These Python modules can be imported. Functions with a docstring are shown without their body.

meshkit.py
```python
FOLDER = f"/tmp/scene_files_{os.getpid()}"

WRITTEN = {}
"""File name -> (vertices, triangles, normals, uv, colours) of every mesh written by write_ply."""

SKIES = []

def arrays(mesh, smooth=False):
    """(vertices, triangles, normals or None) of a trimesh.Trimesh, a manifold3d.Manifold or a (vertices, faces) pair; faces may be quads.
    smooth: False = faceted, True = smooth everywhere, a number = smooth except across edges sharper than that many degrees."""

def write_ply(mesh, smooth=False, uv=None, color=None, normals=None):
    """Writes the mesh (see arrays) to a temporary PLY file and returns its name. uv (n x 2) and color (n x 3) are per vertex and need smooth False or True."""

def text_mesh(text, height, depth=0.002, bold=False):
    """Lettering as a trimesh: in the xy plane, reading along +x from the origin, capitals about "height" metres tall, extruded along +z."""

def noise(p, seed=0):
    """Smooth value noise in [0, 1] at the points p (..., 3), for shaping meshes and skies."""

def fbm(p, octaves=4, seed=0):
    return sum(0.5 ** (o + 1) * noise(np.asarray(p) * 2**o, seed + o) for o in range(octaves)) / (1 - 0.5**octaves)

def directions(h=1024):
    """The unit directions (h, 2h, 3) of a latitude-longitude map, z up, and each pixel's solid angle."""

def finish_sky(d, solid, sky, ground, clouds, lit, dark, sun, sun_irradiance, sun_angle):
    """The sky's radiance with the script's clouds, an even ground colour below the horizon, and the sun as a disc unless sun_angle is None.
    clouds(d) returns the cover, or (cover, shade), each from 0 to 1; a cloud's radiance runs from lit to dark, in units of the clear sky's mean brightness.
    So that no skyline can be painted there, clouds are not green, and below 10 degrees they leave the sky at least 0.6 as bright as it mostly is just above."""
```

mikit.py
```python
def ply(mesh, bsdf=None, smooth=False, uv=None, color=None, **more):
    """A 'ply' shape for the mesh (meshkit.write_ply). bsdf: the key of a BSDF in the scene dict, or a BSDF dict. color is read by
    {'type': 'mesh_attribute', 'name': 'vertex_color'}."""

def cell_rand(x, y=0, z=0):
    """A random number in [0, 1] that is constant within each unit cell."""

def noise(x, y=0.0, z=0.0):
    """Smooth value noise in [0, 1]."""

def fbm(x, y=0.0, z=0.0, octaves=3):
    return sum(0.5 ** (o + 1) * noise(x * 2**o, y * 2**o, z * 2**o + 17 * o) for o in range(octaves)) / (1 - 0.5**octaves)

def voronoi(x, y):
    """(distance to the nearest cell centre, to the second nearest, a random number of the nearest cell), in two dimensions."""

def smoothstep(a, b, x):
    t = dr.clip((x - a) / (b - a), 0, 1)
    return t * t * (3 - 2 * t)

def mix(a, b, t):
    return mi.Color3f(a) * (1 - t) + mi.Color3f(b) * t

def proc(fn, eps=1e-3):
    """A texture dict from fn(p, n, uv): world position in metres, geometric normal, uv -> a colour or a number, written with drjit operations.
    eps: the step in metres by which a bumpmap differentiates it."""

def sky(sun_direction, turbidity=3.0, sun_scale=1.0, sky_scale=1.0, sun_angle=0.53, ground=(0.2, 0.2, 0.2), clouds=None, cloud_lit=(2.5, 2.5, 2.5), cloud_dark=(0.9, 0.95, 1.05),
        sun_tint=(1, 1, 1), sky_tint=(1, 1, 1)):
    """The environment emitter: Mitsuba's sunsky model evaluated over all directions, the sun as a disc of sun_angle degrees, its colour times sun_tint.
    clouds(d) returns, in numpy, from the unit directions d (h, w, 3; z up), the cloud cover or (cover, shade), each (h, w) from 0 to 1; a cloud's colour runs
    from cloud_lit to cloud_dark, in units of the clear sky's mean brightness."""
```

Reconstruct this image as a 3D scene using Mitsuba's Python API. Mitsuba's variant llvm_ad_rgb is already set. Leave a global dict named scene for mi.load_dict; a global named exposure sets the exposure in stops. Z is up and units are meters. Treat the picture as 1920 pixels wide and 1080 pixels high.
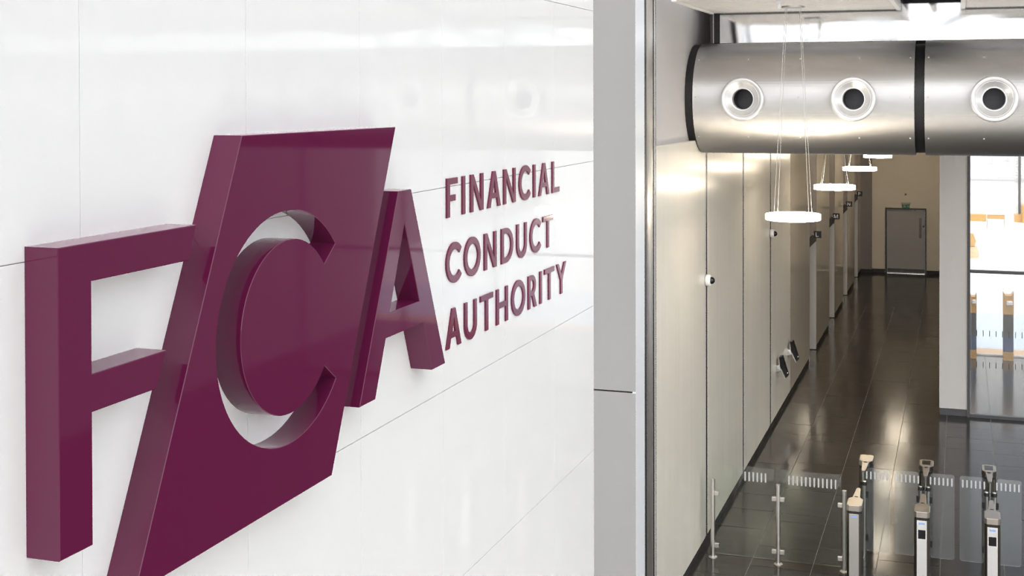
import math
import numpy as np, trimesh, drjit as dr, mitsuba as mi, mikit, meshkit
import manifold3d as m3
import mapbox_earcut as earcut
from shapely.geometry import Polygon, box, Point
from shapely import affinity
from shapely.ops import unary_union

T = mi.ScalarTransform4f
rng = np.random.default_rng(7)
PI = math.pi
scene, labels = {'type': 'scene'}, {}

# ------------------------------------------------------------------ camera, sky, exposure
# x = across the lobby (right), y = along the corridor, z = up; metres
EYE = np.array([0.0, 0.0, 5.7])
FWD = np.array([-0.2951603939611072, 0.9553863550649871, -0.010828406732399492])
UP = -np.array([0.0015373592500723147, -0.010858421764333447, -0.9999398637934804])
scene['camera'] = {
    'type': 'perspective', 'fov': math.degrees(2 * math.atan(960 / 2271.746)), 'fov_axis': 'x',
    'near_clip': 0.1, 'far_clip': 500.0,
    'principal_point_offset_x': -(1100 - 960) / 1920, 'principal_point_offset_y': -(205.264 - 540) / 1080,
    'to_world': T().look_at(origin=EYE.tolist(), target=(EYE + FWD).tolist(), up=UP.tolist())}
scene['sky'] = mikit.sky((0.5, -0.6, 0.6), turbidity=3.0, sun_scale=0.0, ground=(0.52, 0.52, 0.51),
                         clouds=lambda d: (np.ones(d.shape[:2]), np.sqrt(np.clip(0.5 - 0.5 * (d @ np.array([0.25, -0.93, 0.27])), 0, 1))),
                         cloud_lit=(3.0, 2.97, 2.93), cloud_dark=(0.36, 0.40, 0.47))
exposure = 3.45
LAMP = 2.4

# ------------------------------------------------------------------ helpers
def add(key, mesh, mat, smooth=False, **more):
    """One entry of the scene; a taken key gets a three-digit number. Returns the key used."""
    k, n = key, 0
    while k in scene or k in labels:
        n += 1
        k = f'{key}_{n:03d}'
    scene[k] = mesh if isinstance(mesh, dict) else mikit.ply(mesh, mat, smooth, **more)
    return k

def part(parent, name, mesh, mat, smooth=False, label=None, kind=None):
    k = add(f'{parent}__{name}', mesh, mat, smooth)
    if label or kind:
        labels[k] = {a: b for a, b in (('label', label), ('kind', kind)) if b}
    return k

def thing(name, label, cat, group=None, kind=None):
    k, n = name, 0
    while k in labels or k in scene:
        n += 1
        k = f'{name}_{n:03d}'
    labels[k] = {'label': label, 'category': cat}
    if group: labels[k]['group'] = group
    if kind: labels[k]['kind'] = kind
    return k

def solid(name, mesh, mat, label, cat, group=None, kind=None, smooth=False):
    k = thing(name, label, cat, group, kind)
    scene[k] = mikit.ply(mesh, mat, smooth)
    return k

def cbox(x0, x1, y0, y1, z0, z1, c=0.003):
    lo, hi = np.array([x0, y0, z0]), np.array([x1, y1, z1])
    c = min(c, *(0.45 * (hi - lo)))
    pts = []
    for a in range(3):
        d = np.full(3, c); d[a] = 0
        for i in range(8):
            s = np.array([(i >> b) & 1 for b in range(3)])
            pts.append(np.where(s, hi - d, lo + d))
    return trimesh.Trimesh(np.array(pts)).convex_hull

def pbox(x0, x1, y0, y1, z0, z1):
    return trimesh.creation.box(bounds=[[x0, y0, z0], [x1, y1, z1]])

def join(*ms):
    return trimesh.util.concatenate([m for m in ms])

AX = {'x': ((2, 0, 1), False), 'y': ((0, 2, 1), True), 'z': ((0, 1, 2), False)}

def offset_ring(p, d):
    """Mitre offset of a closed ring inwards (material on its left) by d."""
    a, b, c = np.roll(p, 1, 0), p, np.roll(p, -1, 0)
    e1, e2 = b - a, c - b
    e1 /= np.linalg.norm(e1, axis=1, keepdims=True) + 1e-12
    e2 /= np.linalg.norm(e2, axis=1, keepdims=True) + 1e-12
    n1, n2 = np.stack([-e1[:, 1], e1[:, 0]], 1), np.stack([-e2[:, 1], e2[:, 0]], 1)
    m = n1 + n2
    k = d / np.maximum((m * n1).sum(1), 0.35)
    return p + m * k[:, None]

def prism(poly, w0, w1, axis='z', c0=0.0, c1=0.0):
    """Extrude a shapely polygon (with holes) from w0 to w1 along an axis, chamfered by c0, c1 at the two ends.
    axis x: the polygon's plane is (y, z); axis y: (x, z); axis z: (x, y)."""
    out = []
    for g in getattr(poly, 'geoms', [poly]):
        rings = [np.array(g.exterior.coords)[:-1]] + [np.array(i.coords)[:-1] for i in g.interiors]
        rings = [r if (trimesh.path.util.is_ccw(np.vstack([r, r[:1]])) if hasattr(trimesh.path.util, 'is_ccw') else Polygon(r).exterior.is_ccw) == (i == 0) else r[::-1] for i, r in enumerate(rings)]
        levels = [(w0, c0)] + ([(w0 + c0, 0)] if c0 else []) + ([(w1 - c1, 0)] if c1 else []) + [(w1, c1)]
        V, F, base = [], [], 0
        flat = []
        for w, c in levels:
            rs = [offset_ring(r, c) if c else r for r in rings]
            q = np.vstack(rs)
            flat.append(q)
            V.append(np.column_stack([q, np.full(len(q), w)]))
        n = len(flat[0])
        ends = np.cumsum([len(r) for r in rings]).astype(np.uint32)
        for L in range(len(levels) - 1):
            s = 0
            for r in rings:
                i = np.arange(len(r)); j = (i + 1) % len(r)
                a, b = L * n + s + i, L * n + s + j
                F += [np.stack([a, b, b + n], 1), np.stack([a, b + n, a + n], 1)]
                s += len(r)
        t0 = earcut.triangulate_float64(flat[0], ends).reshape(-1, 3).astype(int)
        t1 = earcut.triangulate_float64(flat[-1], ends).reshape(-1, 3).astype(int)
        def up(t, q):
            a, b, c = q[t[:, 0]], q[t[:, 1]], q[t[:, 2]]
            s = (b[:, 0] - a[:, 0]) * (c[:, 1] - a[:, 1]) - (b[:, 1] - a[:, 1]) * (c[:, 0] - a[:, 0])
            return np.where((s < 0)[:, None], t[:, ::-1], t)
        F += [up(t0, flat[0])[:, ::-1], up(t1, flat[-1]) + (len(levels) - 1) * n]
        V, F = np.vstack(V), np.vstack(F)
        order, flip = AX[axis]
        V = V[:, list(order)]
        # (u, v, w) goes to x: (w, u, v); y: (u, w, v); z: (u, v, w)
        out.append(trimesh.Trimesh(V, F[:, ::-1] if flip else F, process=False))
    return out[0] if len(out) == 1 else trimesh.util.concatenate(out)

def lathe(profile, axis='z', at=(0, 0, 0), n=48, closed=False):
    """Revolve (radius, height) points about an axis through at. Normals point out for a profile that runs upwards on the outside."""
    p = np.array(profile, float)
    if closed: p = np.vstack([p, p[:1]])
    a = np.arange(n) * 2 * PI / n
    V = np.stack([p[:, None, 0] * np.cos(a), p[:, None, 0] * np.sin(a), np.broadcast_to(p[:, None, 1], (len(p), n))], -1).reshape(-1, 3)
    F = []
    i = np.arange(n); j = (i + 1) % n
    for k in range(len(p) - 1):
        A, B = k * n, (k + 1) * n
        if p[k, 0] > 1e-9: F.append(np.stack([A + i, A + j, B + j], 1))
        if p[k + 1, 0] > 1e-9: F.append(np.stack([A + i, B + j, B + i], 1))
    F = np.vstack(F)
    R = {'z': np.eye(3), 'y': np.array([[1, 0, 0], [0, 0, 1], [0, -1, 0]]).T, 'x': np.array([[0, 0, 1], [0, 1, 0], [-1, 0, 0]])}[axis]
    # axis y: height runs along +y; axis x: height runs along +x
    if axis == 'y': R = np.array([[1, 0, 0], [0, 0, 1], [0, -1, 0.0]])
    if axis == 'x': R = np.array([[0, 0, 1], [1, 0, 0], [0, 1, 0.0]])
    return trimesh.Trimesh(V @ R.T + np.array(at, float), F, process=False)

def rod(a, b, r, n=10, r2=None):
    a, b = np.array(a, float), np.array(b, float)
    h = np.linalg.norm(b - a)
    m = lathe([(0, 0), (r, 0), (r if r2 is None else r2, h), (0, h)], n=n)
    m.apply_transform(trimesh.geometry.align_vectors([0, 0, 1], (b - a) / h))
    m.apply_translation(a)
    return m

def rrect(x0, x1, y0, y1, r, n=6):
    return box(x0 + r, y0 + r, x1 - r, y1 - r).buffer(r, quad_segs=n)

def ellipse(cx, cy, a, b, n=96):
    t = np.arange(n) * 2 * PI / n
    return Polygon(np.column_stack([cx + a * np.cos(t), cy + b * np.sin(t)]))

# ------------------------------------------------------------------ materials
def mat(key, color, rough=0.5, metallic=0.0, spec=0.5, **kw):
    c = color if isinstance(color, dict) else {'type': 'rgb', 'value': list(color)}
    scene[key] = {'type': 'twosided', 'bsdf': {'type': 'principled', 'base_color': c, 'roughness': rough, 'metallic': metallic, 'specular': spec, **kw}}

def srgb(r, g, b):
    return [((v / 255 + 0.055) / 1.055) ** 2.4 if v > 10 else v / 255 / 12.92 for v in (r, g, b)]

def tone(base, var, fx, fy, fz, oct=3):
    base = np.array(base, float)
    def fn(p, n, uv):
        f = mikit.fbm(p.x * fx, p.y * fy, p.z * fz, oct)
        return mi.Color3f(base.tolist()) * (1.0 + var * (f - 0.5) * 2.0)
    return mikit.proc(fn)

def tile_tone(base, seed):
    base = np.array(base, float)
    def fn(p, n, uv):
        f = mikit.fbm(p.x * 3.1 + seed, p.y * 9.0, 0.0, 4)
        g = mikit.noise(p.x * 60.0, p.y * 60.0, seed)
        return mi.Color3f(base.tolist()) * (0.78 + 0.36 * f + 0.10 * g)
    return mikit.proc(fn)

mat('m_white_glass', (0.745, 0.75, 0.75), 0.03, spec=0.22)
mat('m_joint', (0.70, 0.70, 0.69), 0.7)
mat('m_maroon', (0.100, 0.0085, 0.043), 0.05, spec=0.5)
mat('m_maroon_small', (0.125, 0.012, 0.042), 0.10, spec=0.38)
mat('m_grey_panel', tone((0.30, 0.295, 0.29), 0.03, 2, 2, 1), 0.42)
mat('m_pale_trim', (0.60, 0.63, 0.66), 0.3)
mat('m_black', (0.012, 0.012, 0.013), 0.4)
mat('m_dark', (0.03, 0.03, 0.032), 0.5)
mat('m_steel', (0.62, 0.60, 0.57), 0.25, metallic=1.0)
mat('m_steel_satin', (0.72, 0.69, 0.65), 0.38, metallic=1.0)
mat('m_chrome', (0.75, 0.74, 0.72), 0.13, metallic=1.0)
mat('m_gate_steel', (0.48, 0.44, 0.39), 0.3, metallic=1.0)
mat('m_gate_side', (0.16, 0.145, 0.12), 0.28, metallic=1.0)
mat('m_gate_front', (0.80, 0.79, 0.77), 0.45, metallic=0.7)
mat('m_gate_front_warm', (0.56, 0.53, 0.50), 0.42, metallic=0.9)
mat('m_upper_wall', tone((0.43, 0.415, 0.41), 0.02, 1, 1, 1), 0.6)
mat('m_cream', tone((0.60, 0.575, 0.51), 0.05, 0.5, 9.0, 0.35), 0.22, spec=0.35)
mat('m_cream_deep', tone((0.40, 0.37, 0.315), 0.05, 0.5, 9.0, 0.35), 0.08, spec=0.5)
mat('m_cream_edge', (0.46, 0.44, 0.44), 0.3)
mat('m_taupe', tone((0.80, 0.735, 0.63), 0.03, 1, 1, 1), 0.5)
mat('m_pier', (0.64, 0.62, 0.615), 0.55)
mat('m_pilaster', (0.26, 0.235, 0.23), 0.5)
mat('m_door', (0.42, 0.41, 0.41), 0.35)
mat('m_frame', (0.075, 0.078, 0.085), 0.4)
mat('m_ceiling', (0.74, 0.71, 0.68), 0.45)
mat('m_ceiling_edge', (0.20, 0.19, 0.165), 0.5)
mat('m_trim_white', (0.82, 0.80, 0.77), 0.35)
mat('m_foil', tone((0.8, 0.8, 0.79), 0.35, 14, 9, 9), 0.35)
mat('m_plaster', (0.50, 0.485, 0.465), 0.7)
# brushed round the girth: wide sheen along the duct (u), narrow across it (v)
scene['m_duct'] = {'type': 'twosided', 'bsdf': {'type': 'roughconductor', 'distribution': 'ggx', 'alpha_u': 0.6, 'alpha_v': 0.17, 'material': 'Al',
                   'specular_reflectance': {'type': 'rgb', 'value': [0.98, 0.98, 0.975]}}}
mat('m_nozzle', (0.86, 0.86, 0.86), 0.3, metallic=0.7)
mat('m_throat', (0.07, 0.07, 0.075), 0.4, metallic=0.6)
mat('m_rivet', (0.85, 0.85, 0.84), 0.2, metallic=1.0)
scene['m_mirror'] = {'type': 'twosided', 'bsdf': {'type': 'roughconductor', 'alpha': 0.006, 'specular_reflectance': {'type': 'rgb', 'value': [0.86, 0.87, 0.88]}}}
mat('m_bounce_slab', (0.62, 0.59, 0.54), 0.3)
mat('m_added_wall', (0.42, 0.41, 0.40), 0.6)
mat('m_grout', (0.17, 0.162, 0.15), 0.6)
for i, s in enumerate((0.95, 1.08, 1.0, 0.86)):
    mat(f'm_tile_{i}', tile_tone(np.array((0.018, 0.0168, 0.0156)) * s, 3.7 * i), 0.14, spec=0.30)
scene['m_glass'] = {'type': 'dielectric', 'int_ior': 1.5, 'ext_ior': 1.0, 'specular_transmittance': {'type': 'rgb', 'value': [0.95, 0.985, 0.96]}}
scene['m_leaf'] = {'type': 'blendbsdf', 'weight': 0.045, 'a': {'type': 'dielectric', 'int_ior': 1.5, 'ext_ior': 1.0, 'specular_transmittance': {'type': 'rgb', 'value': [0.965, 0.985, 0.985]}},
                   'b': {'type': 'twosided', 'bsdf': {'type': 'diffuse', 'reflectance': {'type': 'rgb', 'value': [0.8, 0.83, 0.86]}}}}
scene['m_pane_veil'] = {'type': 'blendbsdf', 'weight': 0.10, 'a': {'type': 'thindielectric', 'int_ior': 1.5, 'ext_ior': 1.0},  # white diffuse share paints a veil of reflected light on the glass
                   'b': {'type': 'twosided', 'bsdf': {'type': 'diffuse', 'reflectance': {'type': 'rgb', 'value': [0.8, 0.82, 0.84]}}}}
mat('m_facade', (0.20, 0.215, 0.25), 0.4)
mat('m_frost', (0.46, 0.47, 0.48), 0.7)
mat('m_mark_dark', (0.05, 0.05, 0.055), 0.6)
mat('m_plastic_white', (0.82, 0.82, 0.82), 0.3)
mat('m_blue', (0.03, 0.10, 0.42), 0.4)
mat('m_blue_pale', (0.25, 0.40, 0.75), 0.4)
mat('m_green', (0.02, 0.20, 0.10), 0.4)
mat('m_white', (0.86, 0.86, 0.85), 0.5)
mat('m_screen', (0.008, 0.008, 0.010), 0.07)
mat('m_amber', (0.55, 0.30, 0.07), 0.3)
mat('m_amber_pale', (0.75, 0.50, 0.28), 0.4)
mat('m_pale_floor', (0.78, 0.79, 0.81), 0.22)
mat('m_blue_floor', (0.50, 0.62, 0.72), 0.2)
mat('m_post_blue', (0.05, 0.085, 0.18), 0.35)
mat('m_post_dark', (0.05, 0.05, 0.045), 0.3)
mat('m_letter_grey', (0.55, 0.56, 0.57), 0.5)
mat('m_louvre', (0.84, 0.84, 0.83), 0.5)
mat('m_rail', (0.45, 0.47, 0.48), 0.3)
mat('m_cable', (0.75, 0.73, 0.68), 0.3, metallic=0.6)

# ------------------------------------------------------------------ the setting: sign wall
KS = 3.20 / 3.528                              # the sign was measured on a plane at 3.528 m and stands at 3.20 m
XS = -3.20                                     # face of the white glass wall
wl = thing('wall_left', 'glossy white glass-panelled wall that carries the maroon lettering', 'wall', kind='structure')
YE = 11.648 * KS
def zk(z): return 5.7 + (z - 5.7) * KS
part(wl, 'backing', pbox(-3.42, XS - 0.018, -6.0, YE, 0, 8.2), 'm_joint')
ys = [KS * (11.648 - 1.2375 * k) for k in range(15)][::-1]
zs = [0.0] + [zk(v) for v in (0.685, 2.14, 3.595, 5.05, 6.555, 8.01)]
for a, b in zip(ys[:-1], ys[1:]):
    for c, d in zip(zs[:-1], zs[1:]):
        part(wl, 'panel', cbox(XS - 0.018, XS, a + 0.0009, b - 0.0009, c + 0.002, d - 0.002, 0.0008), 'm_white_glass')

# grey return that faces the lobby, with the pale edge strip and the steel trim
wf = thing('wall_return', 'narrow grey satin panelled return between the white wall and the steel trim', 'wall', kind='structure')
part(wf, 'panel', cbox(-4.2, -3.092, 11.65, 11.70, 2.752, 8.2, 0.003), 'm_grey_panel')
part(wf, 'panel', cbox(-4.2, -3.092, 11.65, 11.70, 0, 2.736, 0.003), 'm_grey_panel')
part(wf, 'core', pbox(-4.2, -3.13, 11.69, 12.49, 0, 8.2), 'm_black')
part(wf, 'edge_strip', cbox(-3.128, -3.09, 11.652, 12.005, 0, 8.2, 0.003), 'm_pale_trim', label='pale edge strip')
for a, b in ((12.007, 12.084), (12.376, 12.414), (12.456, 12.489)):
    part(wf, 'gap_shade', pbox(-3.13, -3.0905, a, b, 0, 8.2), 'm_black', label='black strip painted as the shade in an open joint')  # flush black strips paint the shade of the open joints
trim = Polygon([(-3.135, 12.085), (-3.105, 12.085), (-3.09, 12.10), (-3.078, 12.16), (-3.075, 12.23), (-3.078, 12.30), (-3.09, 12.36), (-3.105, 12.375), (-3.135, 12.375)])
solid('trim_1', prism(trim, 0, 8.2, 'z'), 'm_steel_satin', 'tall rounded stainless steel corner trim beside the grey return', 'trim', kind='structure', smooth=35)
solid('trim_2', cbox(-3.13, -3.088, 12.415, 12.455, 0, 8.2, 0.003), 'm_cream_edge', 'thin pale edging strip just right of the steel corner trim', 'trim', kind='structure')

# ------------------------------------------------------------------ the setting: corridor wall with lift openings
XC = -3.09
ZT = 5.16
openings = [(26.146, 27.448), (30.213, 31.53), (33.896, 35.209), (37.565, 38.863)]
wc = thing('wall_corridor', 'long glossy cream lacquered panel wall along the corridor', 'wall', kind='structure')
part(wc, 'backing', join(pbox(-3.40, -3.19, 12.49, openings[0][0], 0, ZT - 0.02),
     *[pbox(-3.40, -3.19, a, b, 0, ZT - 0.02) for a, b in zip([o[1] for o in openings], [o[0] for o in openings[1:]] + [40.1])],
     *[pbox(-3.40, -3.19, a, b, 2.7, ZT - 0.02) for a, b in openings]), 'm_black')
spans = [(12.49, 15.055), (15.215, 17.79), (17.935, 20.46), (20.645, 23.075), (23.10, 26.146), (27.448, 30.213), (31.53, 33.896), (35.209, 37.565), (38.863, 40.1)]
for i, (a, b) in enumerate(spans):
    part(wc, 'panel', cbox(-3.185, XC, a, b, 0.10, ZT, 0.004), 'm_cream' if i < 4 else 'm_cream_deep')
for a, b in ((15.062, 15.145), (17.797, 17.87), (20.467, 20.565)):
    part(wc, 'seam_strip', cbox(-3.135, XC - 0.004, a, b, 0.10, ZT, 0.002), 'm_cream_edge', label='grey edge strip')
for a, b in ((15.145, 15.215), (17.87, 17.935), (20.565, 20.645), (23.075, 23.098)):
    part(wc, 'gap_shade', pbox(-3.185, XC - 0.003, a, b, 0.10, ZT - 0.002), 'm_black', label='black strip painted as the shade in an open joint')  # black fill paints the shadow line between the cream panels
for a, b in openings:
    part(wc, 'over_panel', cbox(-3.135, XC - 0.012, a + 0.004, b - 0.004, 2.66, ZT, 0.004), 'm_pilaster', label='darker grey panel over a lift opening')
bb = [(12.49, openings[0][0])] + list(zip([o[1] for o in openings], [o[0] for o in openings[1:]] + [40.1]))
base = thing('baseboard_left', 'black recessed skirting below the cream corridor wall', 'skirting', kind='structure')
for a, b in bb:
    part(base, 'board', pbox(-3.19, -3.098, a, b, 0.0, 0.098), 'm_black')
wu = thing('wall_upper', 'matt grey upper wall above the first cream panel, left of the metal duct', 'wall', kind='structure')
part(wu, 'board', cbox(-3.40, -3.17, 12.49, 15.80, ZT, 8.2, 0.003), 'm_upper_wall')

# end wall, pier, corridor right wall
we = thing('wall_end', 'plain taupe wall closing the far end of the corridor, around the grey door', 'wall', kind='structure')
part(we, 'board', prism(box(-3.40, 0, -0.36, 5.3).difference(box(-2.33, -1, -1.05, 2.10)), 40.1, 40.35, 'y'), 'm_taupe')
part(we, 'skirting', join(cbox(-2.74, -2.34, 40.06, 40.1, 0, 0.12), cbox(-1.04, -0.362, 40.06, 40.1, 0, 0.12)), 'm_black')
wp = thing('pilaster', 'dark mauve-grey pilaster in the far left corner of the corridor', 'pilaster', kind='structure')
part(wp, 'shaft', cbox(-3.15, -2.74, 39.95, 40.1, 0.11, 5.3), 'm_pilaster')
part(wp, 'plinth', cbox(-3.15, -2.735, 39.94, 40.1, 0, 0.11), 'm_black')
wr = thing('wall_right', 'pale grey square-edged wall end between the dark corridor and the glazed screen', 'wall', kind='structure')
part(wr, 'shaft', cbox(-0.363, 0.116, 22.48, 40.35, 0.125, 5.3), 'm_pier')
part(wr, 'plinth', cbox(-0.355, 0.110, 22.49, 40.3, 0.0, 0.125), 'm_frame', label='dark grey plinth')

wo = thing('wall_added', 'plain grey wall added on the far right to dim reflections, seen only in them', 'wall', kind='structure')
part(wo, 'board', pbox(8.2, 8.4, 14.0, 28.0, 0, 9.0), 'm_added_wall')  # unseen board added so the letter fronts reflect something dark

wb = thing('wall_back', 'blue-grey mullions of the glazed entrance front behind the viewer, seen only in reflections', 'wall', kind='structure')
for x in np.arange(-2.4, 12.1, 2.4):
    part(wb, 'mullion', cbox(x - 0.09, x + 0.09, -7.3, -7.0, 0, 12.0), 'm_facade')
for z in (4.1, 7.55, 9.9):
    part(wb, 'transom', cbox(-3.4, 12.2, -7.28, -7.02, z - 0.14, z + 0.14), 'm_facade')

# floor
fl = thing('floor', 'polished dark grey stone-tiled floor of the lobby and corridor', 'floor', kind='structure')
part(fl, 'screed', pbox(-3.95, 8.2, -6.0, 40.4, -0.25, -0.004), 'm_grout')
part(fl, 'slab', cbox(-3.5, 8.2, -6.0, 11.55, -0.012, 0, 0.001), 'm_bounce_slab', label='unseen pale slab added to bounce light into the lobby')  # out of view; invented pale surface that bounces light onto raft, walls and duct
part(fl, 'slab', cbox(2.74, 8.2, 11.553, 28.0, -0.012, 0, 0.001), 'm_tile_2')
part(fl, 'slab', cbox(-3.13, -0.36, 33.6, 40.1, -0.012, 0, 0.001), 'm_tile_2')
lines = [-3.16] + [-2.447 + 0.7387 * k for k in range(8)]
starts = [[14.22, 14.83, 15.85, 16.58, 17.24, 18.74, 20.48, 21.12, 22.6], [14.6, 14.82, 15.28, 16.24, 16.54, 17.6, 18.92, 20.2, 20.52, 21.8, 23.33, 24.58],
          [14.6, 14.93, 15.41, 16.23, 17.52, 18.96, 20.3, 22.47, 24.8], [15.22, 16.54, 18.1, 19.2, 20.5], [14.9, 16.0, 17.4, 18.9, 20.4], [16.05, 17.2, 18.6, 19.65, 20.28, 21.0, 22.64]]
tile_cache = {}
for c in range(len(lines) - 1):
    x0, x1 = lines[c], lines[c + 1]
    top = 33.6 if x1 < -0.2 else 28.0
    cuts = list(starts[c]) if c < len(starts) else []
    y = cuts[0] if cuts else 14.2
    head = []
    while y > 11.9:
        y -= float(rng.choice([0.66, 0.98, 1.3])); head.insert(0, y)
    cuts = head[1:] + cuts if cuts else head[1:] + [14.2]
    y = cuts[-1]
    while y < top - 1.4:
        y += float(rng.choice([0.66, 0.98, 1.32])); cuts.append(y)
    cuts = [11.553] + [v for v in cuts if 11.9 < v < top - 0.3] + [top]
    for a, b in zip(cuts[:-1], cuts[1:]):
        if c >= 4 and b > 22.4 and a < 22.6 and x0 < 0.12: pass
        dz = float(rng.uniform(-0.0004, 0.0004))
        part(fl, 'tile', cbox(x0 + 0.0032, x1 - 0.0032, a + 0.0032, b - 0.0032, -0.006, dz, 0.0012), f'm_tile_{rng.integers(4)}')
for a, b in openings:
    part(fl, 'tile', cbox(-3.85, -3.165, a - 0.1, b + 0.1, -0.012, 0, 0.001), 'm_tile_1')

# ceiling: corridor and lobby soffits behind the duct
ce = thing('ceiling', 'plain pale soffit over the corridor and lobby behind the duct', 'ceiling', kind='structure')
part(ce, 'board', pbox(-3.4, 0.60, 15.85, 22.62, 5.26, 5.5), 'm_plaster')
part(ce, 'board', pbox(-3.4, 0.116, 22.62, 40.35, 5.26, 5.5), 'm_plaster')

part(ce, 'board', pbox(-3.4, 8.2, 14.86, 15.9, 7.02, 7.2), 'm_plaster')  # unseen roof board added to shade the upper wall beside the mirror
part(ce, 'board', pbox(-3.4, -3.10, 15.82, 40.1, 5.165, 5.258), 'm_plaster')
part(ce, 'board', pbox(-3.4, 8.2, 15.85, 15.9, 5.5, 7.02), 'm_plaster')
part(ce, 'board', pbox(-3.4, -2.96, 12.55, 14.86, 7.02, 7.2), 'm_plaster')  # unseen cover over the raft gap, added for the shade it casts

# slatted metal ceiling rafts in front of the mirror, with the service slot between
ZR, RY0, RY1 = 6.718, 12.60, 14.70
def raft(x0, x1, label):
    r = thing('ceiling_raft', label, 'ceiling', group=None, kind='structure')
    n = 10
    w = (RY1 - RY0) / n
    for k in range(n):
        a = RY0 + k * w
        part(r, 'plank', cbox(x0 + 0.05, x1 - 0.05, a + 0.009, a + w - 0.009, ZR, ZR + 0.035, 0.012), 'm_ceiling')
    part(r, 'deck', pbox(x0 + 0.02, x1 - 0.02, RY0 + 0.02, RY1 - 0.02, ZR + 0.03, ZR + 0.10), 'm_ceiling_edge')
    part(r, 'edge_trim', cbox(x0, x0 + 0.05, RY0, RY1, ZR - 0.012, ZR + 0.10, 0.003), 'm_trim_white')
    part(r, 'edge_trim', cbox(x1 - 0.05, x1, RY0, RY1, ZR - 0.012, ZR + 0.10, 0.003), 'm_trim_white')
    part(r, 'fascia', cbox(x0 + 0.05, x1 - 0.05, RY1, RY1 + 0.025, ZR - 0.004, ZR + 0.10, 0.002), 'm_ceiling_edge', label='dark edge strip')
raft(-2.95, -0.678, 'left slatted off-white metal ceiling raft with the lamp hanging from it')
raft(-0.003, 8.0, 'right slatted off-white metal ceiling raft at the top right corner')
slot = thing('ceiling_slot', 'open service slot between the two slatted ceiling rafts', 'ceiling', kind='structure')
part(slot, 'end_cover', join(pbox(-0.70, 0.02, 14.05, 14.84, ZR + 0.36, ZR + 0.40), pbox(-0.70, 0.02, 14.20, 14.24, ZR + 0.12, ZR + 0.36)), 'm_dark')
part(slot, 'insulation', pbox(-0.70, 0.02, RY0, 14.19, ZR + 0.24, ZR + 0.36), 'm_foil', label='crumpled white foil insulation')
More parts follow.
